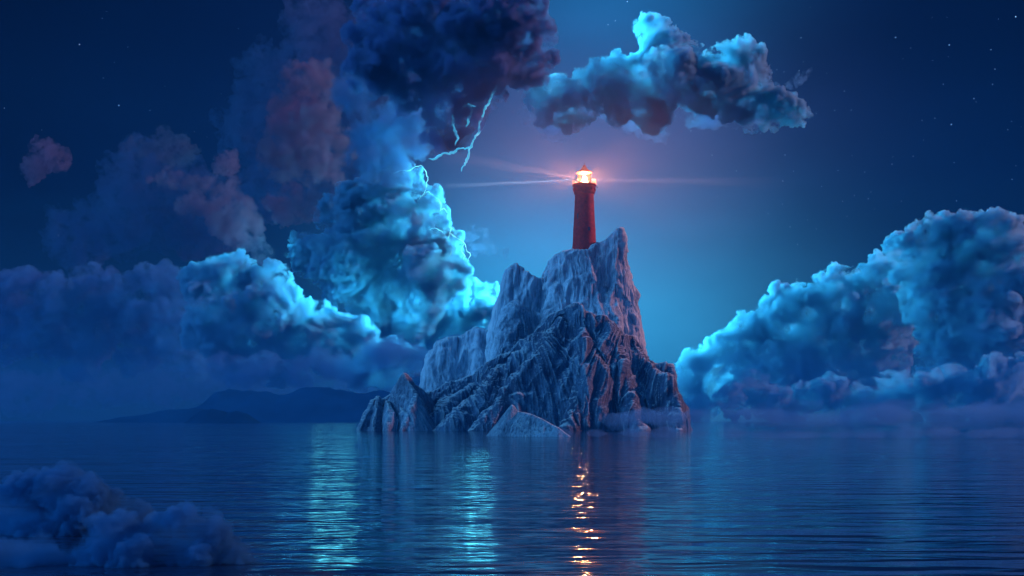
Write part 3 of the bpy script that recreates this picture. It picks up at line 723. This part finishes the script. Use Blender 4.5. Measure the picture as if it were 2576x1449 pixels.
BOLT = simple('lightning', (0.5, 1, 1), 0.5, emit=(0.25, 0.95, 1.0), es=1.7)
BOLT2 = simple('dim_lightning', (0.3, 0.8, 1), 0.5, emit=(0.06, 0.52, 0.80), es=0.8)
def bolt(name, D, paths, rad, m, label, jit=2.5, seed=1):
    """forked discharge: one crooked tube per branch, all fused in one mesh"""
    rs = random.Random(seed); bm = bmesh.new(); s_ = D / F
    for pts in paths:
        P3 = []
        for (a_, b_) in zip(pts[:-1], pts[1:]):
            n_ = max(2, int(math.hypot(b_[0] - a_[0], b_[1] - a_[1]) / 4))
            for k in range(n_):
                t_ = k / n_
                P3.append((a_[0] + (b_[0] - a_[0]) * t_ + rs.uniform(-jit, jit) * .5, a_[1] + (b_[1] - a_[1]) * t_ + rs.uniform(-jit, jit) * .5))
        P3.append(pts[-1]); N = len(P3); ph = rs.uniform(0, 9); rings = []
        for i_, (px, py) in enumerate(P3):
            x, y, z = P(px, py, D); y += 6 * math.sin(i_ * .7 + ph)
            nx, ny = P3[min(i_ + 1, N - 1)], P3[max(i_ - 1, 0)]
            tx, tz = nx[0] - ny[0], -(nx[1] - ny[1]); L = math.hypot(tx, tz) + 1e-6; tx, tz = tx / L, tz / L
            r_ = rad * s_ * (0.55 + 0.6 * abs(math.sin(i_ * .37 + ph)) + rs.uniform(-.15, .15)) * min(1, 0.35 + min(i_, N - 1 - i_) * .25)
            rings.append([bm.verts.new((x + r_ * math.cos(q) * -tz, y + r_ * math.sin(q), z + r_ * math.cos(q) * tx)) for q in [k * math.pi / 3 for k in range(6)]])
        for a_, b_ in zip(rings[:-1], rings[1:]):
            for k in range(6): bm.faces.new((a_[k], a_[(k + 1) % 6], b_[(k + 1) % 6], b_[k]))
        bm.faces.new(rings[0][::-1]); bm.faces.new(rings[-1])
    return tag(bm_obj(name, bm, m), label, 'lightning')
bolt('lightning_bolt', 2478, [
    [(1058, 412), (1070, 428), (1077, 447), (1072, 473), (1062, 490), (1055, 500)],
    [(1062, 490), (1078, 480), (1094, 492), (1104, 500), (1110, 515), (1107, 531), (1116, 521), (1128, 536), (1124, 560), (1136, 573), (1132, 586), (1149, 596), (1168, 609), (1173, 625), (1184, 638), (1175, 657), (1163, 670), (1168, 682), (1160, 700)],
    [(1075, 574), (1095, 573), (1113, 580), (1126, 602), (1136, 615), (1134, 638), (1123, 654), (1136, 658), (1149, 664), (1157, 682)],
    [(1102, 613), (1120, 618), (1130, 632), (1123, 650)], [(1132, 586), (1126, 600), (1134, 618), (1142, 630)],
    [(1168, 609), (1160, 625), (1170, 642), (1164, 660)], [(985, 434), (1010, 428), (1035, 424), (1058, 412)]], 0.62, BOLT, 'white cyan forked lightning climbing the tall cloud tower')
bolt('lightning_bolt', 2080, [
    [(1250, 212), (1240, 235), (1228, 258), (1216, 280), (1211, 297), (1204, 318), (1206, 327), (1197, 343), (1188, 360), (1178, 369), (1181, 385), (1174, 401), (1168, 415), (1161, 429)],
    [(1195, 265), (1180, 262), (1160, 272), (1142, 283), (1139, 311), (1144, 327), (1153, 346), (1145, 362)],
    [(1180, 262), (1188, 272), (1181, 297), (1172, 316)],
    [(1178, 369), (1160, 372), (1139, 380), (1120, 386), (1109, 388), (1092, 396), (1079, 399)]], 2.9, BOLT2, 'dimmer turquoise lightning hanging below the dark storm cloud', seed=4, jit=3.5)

# ------------------------------------------------------------------ distant hills
def hill_mat():
    return simple('hill_rock', (0.002, 0.03, 0.08), 0.9, 0, 0.02, 0.5, 2.0, spec=0.0)
HM = hill_mat()
def hill(name, pts, D, depth, seed):
    px, pz = prof(pts, D); n = 160
    xs = np.linspace(px[0], px[-1], n); ys = np.linspace(-depth, depth, 40)
    X, Y = np.meshgrid(xs, ys)
    H = np.interp(xs, px, pz)[None] * (1 - (np.abs(Y) / depth) ** 1.4)
    nn = fbm(np.stack([X.ravel() / 40, Y.ravel() / 40 + seed, X.ravel() * 0], 1), 5).reshape(X.shape)
    Z = H * (1 + 0.13 * nn) - 1.0
    v = np.stack([X.ravel(), (Y + D).ravel(), Z.ravel()], 1); i = np.arange(X.size).reshape(X.shape)
    q = np.stack([i[:-1, :-1].ravel(), i[:-1, 1:].ravel(), i[1:, 1:].ravel(), i[1:, :-1].ravel()], 1)
    return tag(mesh_obj(name, v, q, HM), kind='structure')
hill('far_hills', [(380, 1066), (430, 1040), (480, 1025), (520, 1010), (545, 985), (575, 973), (600, 978), (640, 985), (680, 982), (720, 986), (760, 976), (800, 970), (840, 978), (900, 985), (960, 980), (1020, 990), (1100, 1010), (1160, 1066)], 1450, 120, 1)
hill('low_hills', [(230, 1066), (300, 1046), (370, 1038), (430, 1026), (500, 1022), (560, 1035), (620, 1066)], 1250, 70, 5)
hill('headland', [(470, 1070), (490, 1040), (510, 1028), (535, 1024), (560, 1028), (575, 1032), (595, 1028), (620, 1036), (640, 1050), (660, 1070)], 950, 30, 9)

# ------------------------------------------------------------------ stars
STAR = simple('star_light', (1, 1, 1), 0.5, 0, emit=(0.25, 0.6, 1.0), es=1.6)
sv_, sf_ = ico(1)
stars = [(200, 110, 1.1), (299, 263, 1.1), (147, 590, 1.6), (11, 270, .7), (257, 44, .6), (377, 276, .6), (620, 443, .7), (1578, 2, 1.3), (1548, 50, .8), (1530, 60, .8), (2555, 40, 1.6), (2253, 92, 1.2), (2388, 111, 1.2), (2493, 123, .9), (2450, 246, .9), (2393, 311, 1.2), (2373, 210, .7), (2503, 172, .8), (2497, 210, .8), (2352, 295, .7), (2124, 227, .6), (2142, 275, .6), (2015, 93, .7), (2054, 283, .6), (2546, 449, .8), (2406, 503, .8), (2184, 498, .6), (2230, 640, .6), (1738, 327, .7), (1791, 388, .7), (1853, 428, .6), (2400, 407, .6), (2010, 176, .7), (600, 70, .5), (815, 125, .5), (1520, 400, .6), (1462, 300, .7), (1805, 492, .6), (2480, 1018, .0)]
star_me = None
rst = random.Random(12)
stars += [(rst.uniform(1950, 2570), rst.uniform(10, 620), rst.uniform(.35, .6)) for _ in range(45)] + [(rst.uniform(20, 700), rst.uniform(10, 600), rst.uniform(.3, .5)) for _ in range(16)] + [(rst.uniform(1300, 1950), rst.uniform(330, 700), rst.uniform(.3, .5)) for _ in range(14)]
for (px, py, s_) in stars:
    if s_ <= 0: continue
    D = 24000
    if star_me is None:
        o = mesh_obj('star', sv_, sf_, STAR); star_me = o.data
    else:
        o = bpy.data.objects.new('star', star_me); COL.objects.link(o)
    o.location = P(px, py, D); o.scale = (s_ * D / F * 0.9,) * 3
    tag(o, 'tiny pale blue star in the dark night sky', 'star', 'stars in the night sky')

# ------------------------------------------------------------------ mist on the water, haze
MIST = volume_mat('mist', (0.14, 0.42, 0.75), 0.06, 0.1, fray=(0.04, 0.05, 0.16))
def mist(name, seed, puffs, D, m, label, **kw):
    return cloud(name, seed, puffs, D, m, label, kind='stuff', cat='mist', **kw)

rs_ = random.Random(3)
mist('mist_bank', 31, [(1560 + 62 * k, 1054 - 7 * math.sin(k * 1.3) - 8 * min(1, k / 5), 20 + 10 * rs_.random() + 8 * min(1, k / 5)) for k in range(19)], 262, MIST, 'low violet mist lying on the sea at the foot of the island', voxel=3.0, amp=10, freq=1 / 70., depth=5.0, sx=2.6)
mist('mist_bank', 32, [(1420 + 85 * k, 1090 - (k % 3) * 2, 9 + (k % 4) * 2 + min(k, 5)) for k in range(17)], 165, volume_mat('sheet_mist', (0.18, 0.42, 0.75), 0.07, 0.1, fray=(0.06, 0.08, 0.4)), 'thin sheet of pale mist drifting over the water before the island', voxel=2.4, amp=5, freq=1 / 60., depth=6.0, sx=3.0)
FOG = volume_mat('near_fog', (0.05, 0.28, 0.60), 3.2, 0.1, fray=(0.35, 0.35, 0.6))
mist('fog_patch', 33, [(175, 1232, 62), (165, 1205, 30), (120, 1290, 85), (235, 1285, 80), (60, 1240, 50), (30, 1280, 65), (300, 1330, 65), (340, 1300, 40), (100, 1370, 100), (250, 1380, 90)], 27, FOG, 'dark blue fog puff drifting over the water in the lower left corner', voxel=3.0, amp=12, freq=1 / 30., wisp=8)
mist('fog_patch', 34, [(470, 1300, 45), (420, 1340, 60), (520, 1340, 55), (460, 1400, 80), (560, 1410, 50), (360, 1400, 80), (250, 1420, 80), (100, 1430, 90), (0, 1420, 90), (590, 1430, 60), (520, 1400, 70), (300, 1360, 80)], 21.5, FOG, 'smaller fog puff to the right of the lower left corner fog', voxel=3.0, amp=12, freq=1 / 30., wisp=8)
iv, if_ = ico(4)
hal = mesh_obj('lantern_halo', iv * np.array([68, 55, 46]), if_, soft_mist('halo_mist', (1.0, 0.70, 0.72), 0.0034)); hal.location = (lx, ly, lampz)  # mist added round the lantern to carry its glow
tag(hal, 'pink halo of added mist round the lighthouse lantern', 'mist', kind='stuff')

hz = mesh_obj('haze', [(-2600, -30, -1), (2600, -30, -1), (2600, 1680, -1), (-2600, 1680, -1), (-2600, -30, 92), (2600, -30, 92), (2600, 1680, 92), (-2600, 1680, 92)],
              [(0, 3, 2, 1), (4, 5, 6, 7), (0, 1, 5, 4), (1, 2, 6, 5), (2, 3, 7, 6), (3, 0, 4, 7)], volume_mat('haze_air', (0.015, 0.26, 0.70), 0.0004, 0.0), smooth=False)
tag(hz, 'thin blue night haze hanging over the sea', 'haze', kind='stuff')
